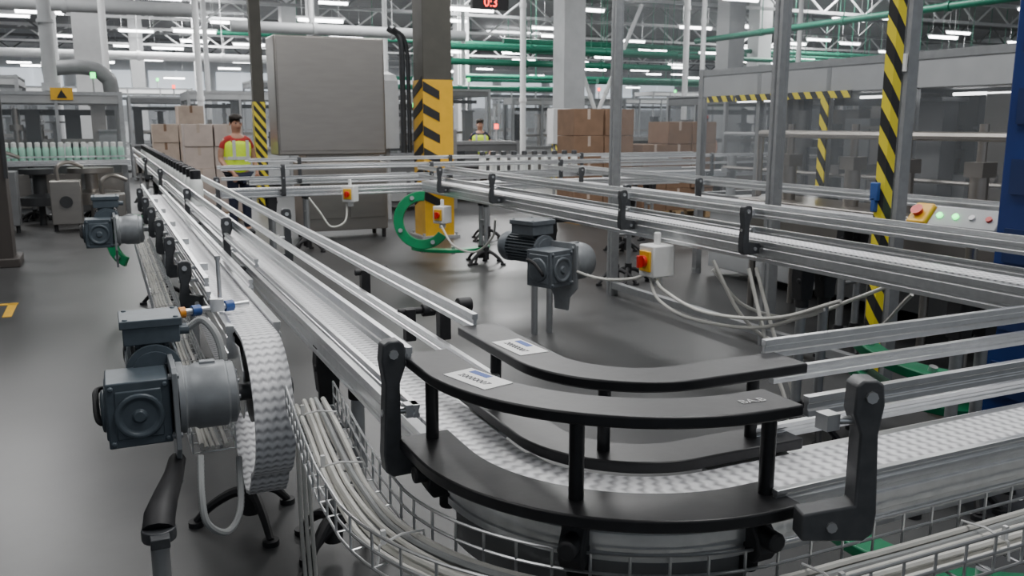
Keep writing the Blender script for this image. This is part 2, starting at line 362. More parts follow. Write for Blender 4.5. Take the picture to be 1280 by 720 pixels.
# ---------------------------------------------------------------- gear motors
def gearmotor(label,MOT=MOT):
    T=thing('gear_motor',label,'gear motor',(0,0,0),'conveyor gear motors')
    h=Bd().rev([(.085,0),(.105,.008),(.105,.03),(.112,.035),(.112,.13),(.105,.14),(.105,.165),(.12,.17),(.12,.19)],(0,0,0),(-1,0,0),32)
    for i in range(8):
        a=i*pi/4;h.cyl((.006,.07*math.cos(a),.07*math.sin(a)),(-.01,.07*math.cos(a),.07*math.sin(a)),.008,n=6)
    h.cyl((.07,0,0),(-.01,0,0),.02).box((-.09,0,.113),(.05,.03,.012))
    h.obj('gear_housing',CAST,T,bev=.002)
    p=Bd().prism([(-.105,.13),(.09,.13),(.12,.1),(.12,-.12),(.06,-.2),(.05,-.28),(-.05,-.28),(-.06,-.2),(-.12,-.14),(-.12,.115)],(-.2,0,0),(0,1,0),(0,0,1),.016)
    for y in(-.09,.09):
        for z in(-.1,.1):p.cyl((-.185,y,z),(-.218,y,z),.011,n=6)
    p.obj('mounting_plate',CAST,T,bev=.002)
    g=Bd().box((-.31,-.0,-.01),(.19,.19,.215)).box((-.31,0,-.01),(.2,.15,.17)).box((-.31,.0,-.01),(.14,.2,.16))
    g.rev([(.075,0),(.075,.012),(.06,.014),(.055,.006),(.02,.006),(.02,.016)],(-.31,-.097,-.015),(0,-1,0),28)
    g.rev([(.07,0),(.07,.014),(.05,.018)],(-.405,0,-.015),(-1,0,0),28)
    for sx in(-1,1):
        for sz in(-1,1):g.cyl((-.31+sx*.08,-.09,-.01+sz*.09),(-.31+sx*.08,-.106,-.01+sz*.09),.01,n=6)
    g.obj('gearbox',MOT,T,bev=.007)
    m=Bd();cx,cz=-.25,.075
    m.cyl((cx,.08,cz),(cx,.36,cz),.07,n=28).rev([(.09,0),(.09,.02),(.075,.03)],(cx,.09,cz),(0,1,0),28)
    for i in range(28):
        a=2*pi*i/28
        m.box((cx+.078*math.cos(a),.235,cz+.078*math.sin(a)),(.022,.23,.004),Matrix.Rotation(-a,3,'Y'))
    mo=m.obj('motor_body',MOT,T)
    f=Bd().rev([(.091,0),(.093,.005),(.093,.05),(.08,.075),(.05,.08)],(cx,.35,cz),(0,1,0),28)
    for i in range(6):f.cyl((cx+.04*math.cos(i),.428,cz+.04*math.sin(i)),(cx+.04*math.cos(i),.434,cz+.04*math.sin(i)),.01,n=8)
    f.obj('fan_cover',DGR if MOT.name!='grey_motor_paint' else MOT,mo)
    j=Bd().box((cx,.2,cz+.12),(.18,.18,.06)).box((cx,.2,cz+.163),(.198,.198,.028)).box((cx,.2,cz+.085),(.11,.12,.03))
    for sx in(-1,1):
        for sy in(-1,1):j.cyl((cx+sx*.08,.2+sy*.08,cz+.173),(cx+sx*.08,.2+sy*.08,cz+.182),.009,n=8)
    j.cyl((cx+.085,.18,cz+.115),(cx+.125,.18,cz+.115),.016,n=8).cyl((cx+.085,.23,cz+.115),(cx+.125,.23,cz+.115),.014,n=8)
    j.obj('junction_box',MOT,T,bev=.005)
    Bd().tube(spl([(-.40,-.03,-.05),(-.43,-.05,-.03),(-.435,.0,.02),(-.43,.06,.04),(-.39,.1,.03)],6),.010).obj('lifting_loop',BLK2,T)
    return T
gm=gearmotor('blue-grey gear motor with junction box driving belt wrap end');gm.location=(.335,2.86,.745);gm.scale=(.95,)*3
dup(gm,(.24,7.3,.80),0,'blue-grey gear motor on the conveyor side near a black foot',1.)
g2=gearmotor('light blue-grey finned gear motor hung under conveyor beam',MOTL);g2.location=(3.02,5.30,.66);g2.rotation_euler=(0,0,.35);g2.scale=(1.15,1.15,1.15)
def hose(pts,r,name,label,m=CABG,n=10,ribs=True):
    p=spl(pts,n);o=Bd().tube(p,(lambda i:r*(1+.12*(i%2))) if ribs else r,8).obj(name,m);tag(o,label,'cable');return o
hose([(.215,3.04,.93),(.26,3.02,.955),(.30,2.98,.9),(.31,2.95,.8),(.29,3.0,.68),(.30,3.1,.6)],.012,'corrugated_hose','grey corrugated conduit looping from the motor box',n=22)
hose([(.20,2.7,.60),(.19,2.62,.50),(.20,2.6,.42),(.26,2.65,.36),(.31,2.72,.40),(.33,2.85,.52)],.010,'corrugated_hose','grey corrugated conduit hanging in a loop below motor',n=22)
T=thing('air_valve','small blue and red air valve on thin aluminium post','valve',(.36,3.35,.8))
Bd().cyl((.36,3.4,.90),(.36,3.4,1.1),.008).cyl((.36,3.4,1.1),(.36,3.4,1.115),.011).obj('post',ALU,T)
Bd().cyl((.22,3.3,.93),(.46,3.38,.93),.012,n=12).box((.34,3.34,.94),(.05,.04,.05)).obj('body',STEEL,T,bev=.003)
Bd().cyl((.25,3.31,.93),(.28,3.32,.93),.02,n=12).obj('blue_collar',BLUP,T)
Bd().cyl((.37,3.35,.93),(.4,3.36,.93),.021,n=12).obj('blue_collar',BLUP,T)
Bd().cyl((.205,3.295,.93),(.225,3.3,.93),.02,n=12).obj('red_collar',ORG,T)
# ---------------------------------------------------------------- wire cable trays
def tray(label,path,w=.14,h=.06,step=.1,ncab=12,cr=(.007,.011),seed=1,ties=.45,cw=.36,per=6,zc=.012):
    T=thing('cable_tray',label,'cable tray',path[0])
    P=[V(p) for p in path]
    D=[0]
    for i in range(1,len(P)):D.append(D[-1]+(P[i]-P[i-1]).length)
    def at(s):
        s=max(0,min(D[-1]-1e-5,s))
        for i in range(1,len(P)):
            if D[i]>=s:
                t=(s-D[i-1])/(D[i]-D[i-1]);return P[i-1].lerp(P[i],t)
        return P[-1]
    def frame(s):
        t=(at(s+.02)-at(s-.02)).normalized();sd=t.cross(V((0,0,1))).normalized();return at(s),sd,t
    b=Bd();N=int(D[-1]/step)
    for i in range(N+1):
        p,sd,t=frame(i*step)
        b.tube([p-sd*w/2+V((0,0,h)),p-sd*w/2,p-sd*w/6,p+sd*w/6,p+sd*w/2,p+sd*w/2+V((0,0,h))],.0034,6)
    M=max(2,int(D[-1]/.04))
    fr=[frame(D[-1]*i/M) for i in range(M+1)]
    for a,z in((-.5,1),(-.5,.5),(-.5,0),(-.17,0),(.17,0),(.5,0),(.5,.5),(.5,1)):
        b.tube([p+sd*w*a+V((0,0,h*z)) for p,sd,t in fr],.0034,6)
    b.obj('wire_mesh',STEEL,T)
    rnd=random.Random(seed)
    MM=max(3,int(D[-1]/.25))
    for k in range(ncab):
        a0=-cw+2*cw*(k%per)/(per-1);z0=zc+.014*(k//per);r=rnd.uniform(*cr);pts=[]
        for i in range(MM+1):
            p,sd,t=frame(D[-1]*i/MM)
            a=a0+rnd.uniform(-.03,.03);zz=z0+rnd.uniform(-.002,.002)
            pts.append(p+sd*w*a+V((0,0,zz)))
        Bd().tube(spl(pts,5),r,7).obj('cable',CABW if rnd.random()<.7 else CABG,T)
    s=.2
    while s<D[-1]:
        p,sd,t=frame(s);t_=Bd()
        t_.tube([p-sd*w*.40+V((0,0,.0)),p-sd*w*.36+V((0,0,h*.5)),p+V((0,0,h*.6)),p+sd*w*.36+V((0,0,h*.5)),p+sd*w*.40],.003,5)
        t_.box(p+sd*w*.3+V((0,0,h*.7)),(.010,.009,.03));s+=ties
        t_.obj('zip_tie',WHS,T)
    return T
tp=spl([(.545,2.72,.70),(.525,2.5,.705),(.50,2.25,.71),(.478,1.98,.715)],6)+arc(1.15,1.81,.674,184,270,.715,26)+[(1.5,1.136,.715),(2.0,1.136,.715),(2.9,1.136,.715)]
tray('galvanised wire tray with white cable bundle following the conveyor bend',tp,.15,.08,.085,9,(.006,.0085),3,cw=.27,per=5)
tray('galvanised wire tray packed with pale cables beside the conveyor legs',[(.27,3.0,.50)]+[(.27,3.5+i*.5,.50) for i in range(12)],.14,.075,.1,7,(.006,.009),5,cw=.3)
for i in range(3):
    hose([(.52+i*.014,2.72,.71),(.52+i*.014,2.80,.66),(.52+i*.016,2.84,.5),(.52+i*.018,2.84,.25),(.53+i*.018,2.86,.03)],.007,'cable','pale cable dropping vertically from tray to floor',CABW,6,False)
# ---------------------------------------------------------------- second conveyor and others
c2r=[(-1,.155,1.13,.045),(1,.155,1.145,.045),(1,.145,1.055,.036)]
conv2=conveyor('wide aluminium conveyor with two-level guide rails crossing the hall',(3.22,9.0),(3.22,1.75),1.0,w=.17,
  rails=c2r,brk=[(1,.8),(1,2.1),(1,4.2),(1,5.4),(-1,3.6)],legs=[5.7,6.6],beamh=.11)
for lx in(2.93,3.06):leg(conv2,lx,5.9,.86,0,False)
Bd().box((3.06,5.9,.88),(.36,.06,.04)).obj('leg_brace',DGR,conv2,bev=.005)
conveyor('aluminium conveyor with guide rails running past guarded machine',(4.72,9.0),(4.72,2.9),.98,w=.17,
  rails=[(-1,.155,1.12,.04),(1,.155,1.12,.045)],brk=[(1,1.0),(1,3.0)],legs=[1.5,4.5],beamh=.1)
conveyor('aluminium conveyor with tall guide rails crossing behind the others',(1.05,9.3),(6.6,9.3),.95,w=.17,
  rails=[(1,.15,1.06,.035),(1,.15,1.16,.035),(-1,.15,1.16,.035)],brk=[(1,.6),(1,2.2),(1,3.8)],legs=[.5,2.9,4.8])
conveyor('aluminium conveyor with guide rails in front of steel cabinet',(1.6,11.2),(8.4,11.2),.95,w=.17,
  rails=[(1,.15,1.06,.035),(1,.15,1.16,.035),(-1,.15,1.16,.035)],brk=[(1,.6),(1,2.6),(1,4.6)],legs=[.7,3.2,5.6])
conveyor('aluminium conveyor with guide rails among packing machines',(6.2,10.3),(9.5,10.3),.95,w=.17,
  rails=[(1,.15,1.06,.035),(1,.15,1.16,.035),(-1,.15,1.16,.035)],brk=[(1,1.6)],legs=[.7])
def isolator(loc,rz,label,sc=1.):
    T=thing('control_box',label,'control box',loc,'emergency stop boxes')
    R=Matrix.Rotation(rz,3,'Z');L=lambda a,b,c:V(loc)+R@V((a,b,c))
    Bd().box(L(0,0,0),(.14,.13,.17),R).box(L(0,0,-.11),(.05,.05,.05),R).box(L(0,0,.11),(.03,.03,.08),R).obj('housing',WHS,T,bev=.008)
    Bd().box(L(-.076,0,.0),(.014,.09,.11),R).obj('yellow_plate',YEL,T,bev=.004)
    Bd().cyl(L(-.08,0,0),L(-.10,0,0),.03,n=20).box(L(-.112,0,0),(.03,.018,.065),R).obj('red_knob',RED,T,bev=.003)
    T.scale=(sc,)*3
    return T
isolator((3.03,4.42,.78),.05,'white box with yellow plate and red rotary knob under conveyor',1.15)
isolator((2.33,9.06,.88),.9,'white box with orange plate and red stop knob on conveyor')
isolator((3.0,8.1,.72),.6,'yellow and white switch box beside the green guide')
for k,pts in enumerate([[(3.0,4.4,.68),(2.98,4.25,.62),(3.0,3.9,.56),(3.05,3.4,.62),(3.1,3.0,.78)],
    [(3.0,4.45,.68),(2.97,4.3,.56),(3.0,4.0,.50),(3.05,3.5,.55),(3.1,3.1,.72)],
    [(2.80,5.35,.70),(2.85,5.1,.62),(2.92,4.85,.60),(2.98,4.6,.64),(3.0,4.45,.70)],
    [(3.05,3.9,.8),(3.2,3.8,.6),(3.4,3.6,.55),(3.5,3.3,.7),(3.5,3.0,.85)],
    [(3.05,3.9,.85),(3.15,3.75,.55),(3.3,3.6,.42),(3.45,3.2,.5),(3.45,2.9,.8)],
    [(3.05,3.6,.85),(3.06,3.5,.6),(3.06,3.4,.4),(3.08,3.3,.2),(3.1,3.3,.02)],
    [(3.10,3.6,.85),(3.12,3.45,.5),(3.14,3.35,.3),(3.15,3.3,.15),(3.15,3.3,.02)],
    [(2.3,9.1,.8),(2.25,9.0,.6),(2.1,9.0,.55),(2.0,9.05,.7),(1.9,9.1,.85)],
    [(2.95,8.0,.62),(3.0,7.8,.45),(3.1,7.5,.42),(3.1,7.1,.6),(3.0,6.8,.8)]]):
    hose(pts,.010,'cable','white cable hanging in a slack loop under conveyor',CABW,8,False)
def greencurve(label,c,r,a0,a1,R3,w=.12,th=.05,m=GRN):
    b=Bd()
    T=thing('green_guide',label,'conveyor guide',c)
    P=[V(c)+R3@V((r*math.cos(math.radians(a0+(a1-a0)*i/24)),r*math.sin(math.radians(a0+(a1-a0)*i/24)),0)) for i in range(25)]
    nn=R3@V((0,0,1));rings=[]
    for i,p in enumerate(P):
        rad=(p-V(c)).normalized()
        rings.append([b.bm.verts.new(p+rad*x+nn*y) for x,y in((-w/2,-th/2),(w/2,-th/2),(w/2,th/2),(-w/2,th/2))])
    for i in range(24):
        for k in range(4):b.bm.faces.new([rings[i][k],rings[i][(k+1)%4],rings[i+1][(k+1)%4],rings[i+1][k]])
    b.bm.faces.new(rings[0]);b.bm.faces.new(rings[-1][::-1])
    b.obj('curved_plate',m,T,bev=.006)
    for i in(3,12,21):
        Bd().cyl(P[i]-nn*.04,P[i]+nn*.05,.022,n=10).obj('fixing_bolt',STEEL,T)
    return T
RV=Matrix.Rotation(-.42,3,'Z')@Matrix.Rotation(pi/2-.15,3,'X')
greencurve('bright green C-shaped curved plastic guide mounted upright',(2.95,8.55,.62),.25,85,325,RV,.10,.06)
greencurve('green curved plastic guide low above floor by a column',(3.7,9.75,.16),.42,180,330,Matrix.Identity(3),.13,.04)
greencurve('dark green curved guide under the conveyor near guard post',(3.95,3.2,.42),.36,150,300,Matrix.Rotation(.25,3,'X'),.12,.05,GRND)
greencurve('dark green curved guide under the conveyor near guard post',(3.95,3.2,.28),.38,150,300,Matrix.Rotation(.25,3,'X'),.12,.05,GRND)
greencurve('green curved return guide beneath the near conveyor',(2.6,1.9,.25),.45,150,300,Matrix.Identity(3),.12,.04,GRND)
greencurve('small green guide by the gear motor stand',(.2,8.6,.55),.2,60,250,RV,.09,.05)
# ---------------------------------------------------------------- room
def struct(o):o['kind']='structure';return o
FL=bpy.data.materials.new('concrete_floor');FL.use_nodes=True
n=FL.node_tree.nodes;l=FL.node_tree.links;b=n['Principled BSDF']
tc=n.new('ShaderNodeTexCoord');nz=n.new('ShaderNodeTexNoise');nz.inputs['Scale'].default_value=1.1;nz.inputs['Detail'].default_value=9;nz.inputs['Roughness'].default_value=.68
l.new(tc.outputs['Object'],nz.inputs['Vector']);rp=n.new('ShaderNodeValToRGB');rp.color_ramp.elements[0].position=.3;rp.color_ramp.elements[1].position=.72
rp.color_ramp.elements[0].color=(.030,.031,.032,1);rp.color_ramp.elements[1].color=(.066,.067,.068,1);l.new(nz.outputs[0],rp.inputs[0]);l.new(rp.outputs[0],b.inputs['Base Color'])
b.inputs['Specular IOR Level'].default_value=.38
mr=n.new('ShaderNodeMapRange');mr.inputs[3].default_value=.29;mr.inputs[4].default_value=.43;l.new(nz.outputs[0],mr.inputs[0]);l.new(mr.outputs[0],b.inputs['Roughness'])
WALL=mat('wall_panels',(.62,.64,.66),.6,0,.05,.5)
CEIL=mat('ceiling_deck',(.26,.265,.27),.7,0,.15,1.2,stretch=(1,8,1))
struct(Bd().box((16,27,-.05),(64,72,.1)).obj('floor',FL))
struct(Bd().box((16,27,6.6),(64,72,.1)).obj('ceiling',CEIL))
struct(Bd().box((16,63,3.27),(64,.2,6.54)).obj('wall_north',WALL))
struct(Bd().box((48,27,3.27),(.2,72,6.54)).obj('wall_east',WALL))
struct(Bd().box((-16,27,3.27),(.2,72,6.54)).obj('wall_west',WALL))
for i in range(14):
    struct(Bd().box((-12+i*4.2,62.85,3.9),(3.4,.06,2.2)).box((-12+i*4.2,62.8,3.9),(3.5,.04,.08)).box((-12+i*4.2,62.8,3.9),(.08,.04,2.3)).obj('added_glow_panel_%d'%(i+1),WGLOW))  # invented glowing panels, added so the far wall looks brighter
o=Bd().box((-1.05,8.9,.002),(.5,.07,.004)).box((-.84,8.6,.002),(.07,.6,.004)).obj('floor_marking',YEL);tag(o,'worn yellow L-shaped floor marking on concrete','floor marking')
for i,y in enumerate(range(19,62,6)):
    b=Bd().box((16,y,6.3),(62,.12,.14)).box((16,y,5.55),(62,.1,.1))
    x=-14
    while x<46:
        b.cyl((x,y,5.55),(x+1,y,6.3),.04,n=6).cyl((x+1,y,6.3),(x+2,y,5.55),.04,n=6);x+=2
    tag(b.obj('roof_truss',WHP if i%2 else MGR),'pale steel lattice truss under the roof','roof truss','roof trusses')
L0=thing('ceiling_lamp','white linear ceiling lamp, lit','ceiling lamp',(0,0,0),'linear ceiling lamps')
Bd().box((0,0,0),(1.3,.16,.05)).obj('lamp_housing',WHP,L0)
Bd().cyl((-.6,0,-.05),(.6,0,-.05),.06,n=8).obj('lamp_tube',TUBE,L0)
Bd().cyl((-.5,0,.02),(-.5,0,1.1),.006,n=4).obj('suspension_wire',STEEL,L0)
Bd().cyl((.5,0,.02),(.5,0,1.1),.006,n=4).obj('suspension_wire',STEEL,L0)
first=True
for j,y in enumerate((20.5,24.3,28.7,32.5,36.8,40,44.5,48.5,53,58)):
    for i in range(13):
        x=-8+i*4.1+(j%3)*1.3;z=4.4+.35*((i*7+j*3)%4)
        if first:L0.location=(x,y,z);first=False
        else:dup(L0,(x,y,z))
def pipe(p0,p1,r,m,label):
    p0=V(p0);p1=V(p1);d=(p1-p0)
    b=Bd().cyl(p0,p1,r,n=12)
    k=int(d.length/3)
    for i in range(1,k+1):
        q=p0+d*(i/(k+1));t=d.normalized();b.cyl(q-t*.05,q+t*.05,r*1.25,n=12)
        if abs(t.z)<.2:b.cyl(q,(q.x,q.y,6.55),.012,n=5)
    tag(b.obj('pipe',m),label,'pipe')
for z,y,x0,x1 in((4.2,26.1,11.8,40),(3.85,25.4,11.8,40),(3.3,30,12,44),(4.8,33.6,4,44),(2.9,23.9,14,36),(3.6,38.2,10,44),(3.2,21.8,8.2,15.2),(3.55,21.5,8.2,15.2),(2.75,27.0,8.5,15)):
    pipe((x0,y,z),(x1,y,z),.085,GRNP,'green painted horizontal pipe under the roof')
pipe((15.5,10,3.9),(15.5,21,3.9),.08,GRNP,'green painted pipe running along the hall')
pipe((19,13,3.9),(30,13,3.9),.10,BLU,'dark blue steel pipe under the roof')
for x,y in((.2,20),(2.1,21.2),(-.9,26),(2.9,27),(5.2,23.6),(13,18),(15,20),(9.2,19.2),(7.9,26),(18,19.6),(3.0,31),(11,27.5),(21,18.5),(16,29)):
    pipe((x,y,0),(x,y,6.5),.07,WHP,'slim white vertical pipe reaching the roof')
for a,b_ in(((12.2,22.3,0),(14.5,22.3,5)),((14,22.6,0),(12,22.6,4.8)),((9,30.4,0),(11,30.4,5))):
    pipe(a,b_,.06,WHP,'slim white diagonal steel brace')
pipe((2.2,22.4,4.2),(-6,22.4,4.2),.16,LGR,'grey ventilation duct under the roof')
pipe((9,22.4,3.9),(3,22.4,3.9),.14,LGR,'grey ventilation duct under the roof')
pipe((-6,29,3.6),(6,29,3.6),.12,WHP,'white ventilation duct under the roof')
def dct(pts,r,label,m=MGR):
    o=Bd().tube(spl(pts,8),r,14).obj('exhaust_duct',m);tag(o,label,'duct')
dct([(-.9,18.7,2.6),(-.2,18.7,2.65),(.15,18.7,2.5),(.25,18.7,2.1),(.25,18.7,0)],.14,'grey bent exhaust duct above the filling machine')
def column(x,y,w,h,m,label,stripe=None):
    T=thing('column',label,'column',(x,y,0))
    Bd().box((x,y,h/2),(w,w,h)).obj('shaft',m,T,bev=.01)
    b=Bd().box((x,y,.02),(w*1.35,w*1.35,.04))
    for sx in(-1,1):
        for sy in(-1,1):b.cyl((x+sx*w*.58,y+sy*w*.58,.03),(x+sx*w*.58,y+sy*w*.58,.08),.02,n=6)
    b.obj('base_plate',LGR,T)
    if stripe:
        Bd().box((x,y,(stripe[0]+stripe[1])/2),(w*1.04,w*1.04,stripe[1]-stripe[0])).obj('guard_sleeve',stripe[2],T)
    return T
KX,KY=4.27,11.85
c=column(KX,KY,.42,6.5,COLM,'dark steel building column with yellow and black striped guard',(.0,2.2,YEL))
for i in range(6):
    z=.55+i*.30
    Bd().prism([(-.22,z+.13),(-.22,z),(.02,z-.12),(.02,z+.0)],(KX,KY-.222,0),(1,0,0),(0,0,1),.006).obj('black_stripe',BLK2,c)
    Bd().prism([(-.2,z-.10),(-.2,z+.03),(.2,z+.2),(.2,z+.06)],(KX-.222,KY,0),(0,-1,0),(0,0,1),.006).obj('black_stripe',BLK2,c)
column(11.2,20.6,.62,6.5,LGR,'pale grey building column with striped foot',(0,1.8,STRI))
column(-.1,24.2,.68,6.5,WHP,'thick white building column')
column(7.0,36,.6,6.5,WHP,'thick white building column')
column(17.5,22,.6,6.5,LGR,'pale grey building column')
column(2.68,16.9,.2,6.5,COLM,'slim dark post with striped foot',(0,2.0,STRI))
column(6.2,28,.35,6.5,LGR,'slim pale building column')
column(22,26,.6,6.5,WHP,'thick white building column')
column(13.5,34,.5,6.5,WHP,'white building column far off')
column(1.5,38,.5,6.5,WHP,'white building column far off')
T=thing('machine_post','tall dark brown machine frame standing on floor','machine',(-1.15,11.5,0))
Bd().box((-1.22,11.5,1.3),(.42,.4,2.5)).box((-1.22,11.5,.05),(.55,.55,.1)).box((-1.22,11.5,2.6),(.5,.5,.12)).obj('frame',BRN,T,bev=.01)
Bd().box((-1.0,11.29,1.6),(.04,.02,1.2)).obj('seam_strip',DKM,T)
o=Bd().cyl((-.72,17.4,2.16),(-.72,17.4,6.5),.11,n=16).cyl((-.72,17.4,2.16),(-.72,17.4,2.3),.15,n=16).cyl((-.72,17.4,3.3),(-.72,17.4,3.36),.135,n=16).obj('vertical_duct',LGR);tag(o,'grey vertical extraction duct over the filling machine','duct')
# ---------------------------------------------------------------- stainless cabinet
T=thing('steel_cabinet','large brushed stainless steel cabinet with lower base','cabinet',(2.9,12.4,0))
Bd().box((2.89,12.35,1.97),(1.50,.6,1.58)).obj('upper_hood',STAIN,T,bev=.02)
Bd().box((3.05,12.4,.6),(1.2,.6,.95)).box((3.05,12.4,1.12),(1.05,.5,.14)).obj('base',STAIN,T,bev=.01)
for sx in(-.55,.55):
    for sy in(-.25,.25):Bd().cyl((3.05+sx,12.4+sy,0),(3.05+sx,12.4+sy,.15),.03,n=10).obj('foot',BLK2,T)
Bd().box((2.89,12.045,1.99),(1.44,.012,1.5)).obj('door_panel',STAIN,T,bev=.004)
for xx in(2.75,3.35):Bd().box((xx,12.09,.55),(.5,.02,.5)).obj('access_panel',STAIN,T,bev=.004)
o=Bd().tube(spl([(3.72,12.1,2.9),(3.86,12.0,2.75),(3.88,12.0,2.2),(3.88,12.0,1.2)],6),.04).tube(spl([(3.76,12.0,2.9),(3.94,12,2.7),(3.97,12,2.0),(3.97,12,1.2)],6),.03).obj('pipe_bundle',DKM,T)
T=thing('tank','pale grey tank and housing behind the steel cabinet','tank',(4.5,14.6,0))
Bd().cyl((4.35,14.4,1.2),(4.35,14.4,2.3),.22).cyl((4.35,14.4,0),(4.35,14.4,1.2),.06).rev([(.22,0),(.18,.1),(.06,.15)],(4.35,14.4,2.3)).obj('vessel',LGR,T)
# ---------------------------------------------------------------- generic packing machines
def machine(x,y,w,d,h,m,label,beacon=None,lower=.9,panels=True,seed=0,head=.18,nact=None,dark=False):
    rnd=random.Random(seed)
    T=thing('packing_machine',label,'machine',(x,y,0))
    b=Bd()
    for sx in(-1,1):
        for sy in(-1,1):
            b.box((x+sx*w/2,y+sy*d/2,h/2),(.07,.07,h)).cyl((x+sx*w/2,y+sy*d/2,0),(x+sx*w/2,y+sy*d/2,.05),.05,n=8)
    for z in(lower,h-.04):
        for s in(-1,1):
            b.box((x,y+s*d/2,z),(w,.06,.06)).box((x+s*w/2,y,z),(.06,d,.06))
    nx=max(1,int(w/.9))
    for i in range(1,nx):b.box((x-w/2+w*i/nx,y-d/2,(h+lower)/2),(.05,.05,h-lower))
    ny=max(1,int(d/.9))
    for i in range(1,ny):b.box((x-w/2,y-d/2+d*i/ny,(h+lower)/2),(.05,.05,h-lower))
    b.obj('frame',ALU2,T)
    Bd().box((x,y,lower/2+.04),(w*.94,d*.94,lower-.1)).obj('base_cabinet',m,T,bev=.01)
    Bd().box((x,y,h-head/2-.03),(w*1.02,d*1.02,head)).obj('header',m,T,bev=.01)
    if panels:
        Bd().box((x,y-d/2-.01,(h+lower)/2-.08),(w*.97,.008,h-lower-.25)).obj('guard_panel',GLASS,T)
        Bd().box((x-w/2-.01,y,(h+lower)/2-.08),(.008,d*.97,h-lower-.25)).obj('guard_panel',GLASS,T)
    mm=(DKM,STAIN,MGR,WHP,DKM) if not dark else (DKM,STAIN,MGR,STAIN,LGR)
    for i in range(nact or min(14,int(w*d*1.3)+2)):
        px=x-w/2+.15+(w-.3)*rnd.random();py=y-d/2+.2+rnd.random()*(d-.4);hh=.3+rnd.random()*(h-lower-.5);b=Bd()
        if rnd.random()<.5:b.cyl((px,py,lower),(px,py,lower+hh),.03+.06*rnd.random(),n=10).cyl((px,py,lower+hh*.6),(px,py,lower+hh*.7),.11,n=12)
        else:b.box((px,py,lower+hh/2),(.1+.2*rnd.random(),.1+.2*rnd.random(),hh)).box((px,py,lower+hh),(.3,.3,.03))
        b.obj('actuator',mm[rnd.randrange(5)],T)
    Bd().box((x,y,lower+.35),(w*.9,.1,.08)).obj('cross_beam',STAIN,T)
    Bd().box((x,y,h-.35),(w*.9,.12,.1)).obj('cross_beam',DKM,T)
    for i in range(3):Bd().box((x-w/2+w*(i+.5)/3,y-d/2+.0,lower/2),(w*.28,.03,lower*.6)).obj('access_door',STAIN if seed%2 else LGR,T,bev=.004)
    if beacon:
        p=Bd().cyl((x+w*.3,y,h),(x+w*.3,y,h+.25),.02,n=8).obj('beacon_post',ALU,T)
        Bd().cyl((x+w*.3,y,h+.25),(x+w*.3,y,h+.35),.045,n=12).obj('beacon_lamp',beacon,p)
    return T
pm=machine(6.9,5.9,2.2,3.6,2.16,LGR,'guarded packing machine with grey header and clear panels',None,.85,True,2,.26,34,True)
for i,(px,py,ww,hh) in enumerate(((6.2,4.5,.22,1.0),(6.3,5.3,.18,1.0),(6.5,6.1,.3,.8),(6.25,6.9,.2,1.0),(7.4,4.6,.4,1.0),(7.5,5.8,.5,1.0),(7.4,7.1,.4,.9))):
    Bd().box((px,py,.85+hh/2),(ww,ww,hh)).cyl((px,py-ww*.5,.9),(px,py-ww*.5,.85+hh),.04,n=10).cyl((px-ww*.6,py,1.2),(px+ww*.6,py,1.2),.06,n=12).obj('tower',(STAIN,DKM,LGR)[i%3],pm,bev=.008)
for i,z in enumerate((1.15,1.5)):
    Bd().tube([(5.95,4.3,z),(5.95,5.0,z),(5.95,5.9,z),(5.95,7.5,z)],.02,8).obj('pneumatic_line',(STAIN,WHP)[i],pm)
for py in(4.6,5.9,7.2):
    Bd().cyl((6.1,py-.3,1.83),(6.1,py+.3,1.83),.012,n=10).obj('added_fill_tube',FILLT,pm)  # made-up glowing tubes under the header, added to brighten the enclosure
T=thing('hazard_tape','yellow and black hazard tape strips on machine guard','hazard tape',(5.7,5.9,1.9))
for c_,d_ in(((5.745,6.35,1.85),(.012,1.5,.06)),((5.745,5.9,1.42),(.012,.09,.8)),((5.745,7.35,1.85),(.012,.4,.06))):Bd().box(c_,d_).obj('tape',STRI,T)
T=thing('infeed_station','low stainless steel machine base on legs','machine',(5.3,4.6,0))
Bd().box((5.35,4.6,.68),(.55,3.0,.5)).box((5.35,4.6,.95),(.6,3.1,.03)).obj('tank_body',STAIN,T,bev=.01)
for y in(3.2,4.2,5.1,6.0):
    for x in(5.12,5.58):Bd().cyl((x,y,0),(x,y,.45),.03,n=10).obj('leg',STAIN,T)
for y in(3.5,4.0,4.6,5.1,5.8):Bd().cyl((5.3,y,.96),(5.3,y,1.25),.06,n=12).box((5.3,y,1.3),(.14,.14,.1)).cyl((5.3,y,1.3),(5.3,y,1.6),.03,n=10).obj('filling_head',STAIN,T)
Bd().tube([(5.06,3.3,1.5),(5.06,3.3,1.52),(5.06,4.6,1.52),(5.06,5.9,1.52)],.03,8).tube([(5.06,3.3,1.0),(5.06,3.3,1.5)],.025,8).tube([(5.06,5.9,1.0),(5.06,5.9,1.5)],.025,8).obj('handrail',STAIN,T)
machine(7.2,3.0,2.0,1.6,2.5,MGR,'tall grey machine cabinet with clear guard',None,.9,True,3,.3,18,True)
T=thing('guard_fence','aluminium profile machine guard fence with clear panels','machine guard',(4.3,4.3,0))
for y in(3.78,4.85,7.0):
    Bd().sweep([(4.3,y,0),(4.3,y,3.2)],[(-.04,-.04),(-.012,-.04),(-.008,-.028),(.008,-.028),(.012,-.04),(.04,-.04),(.04,-.012),(.03,-.008),(.03,.008),(.04,.012),(.04,.04),(-.04,.04)],lat=(0,1,0)).obj('post',ALU2,T)
for z in(3.15,.1):Bd().box((4.3,5.39,z),(.06,3.2,.06)).obj('cross_rail',ALU2,T)
for y,w_ in((4.31,.98),(5.92,2.0)):Bd().box((4.3,y,2.1),(.006,w_,1.9)).obj('clear_panel',GLASS,T)
Bd().box((4.25,3.78,1.95),(.012,.07,.10)).obj('sign_plate',WHS,T)
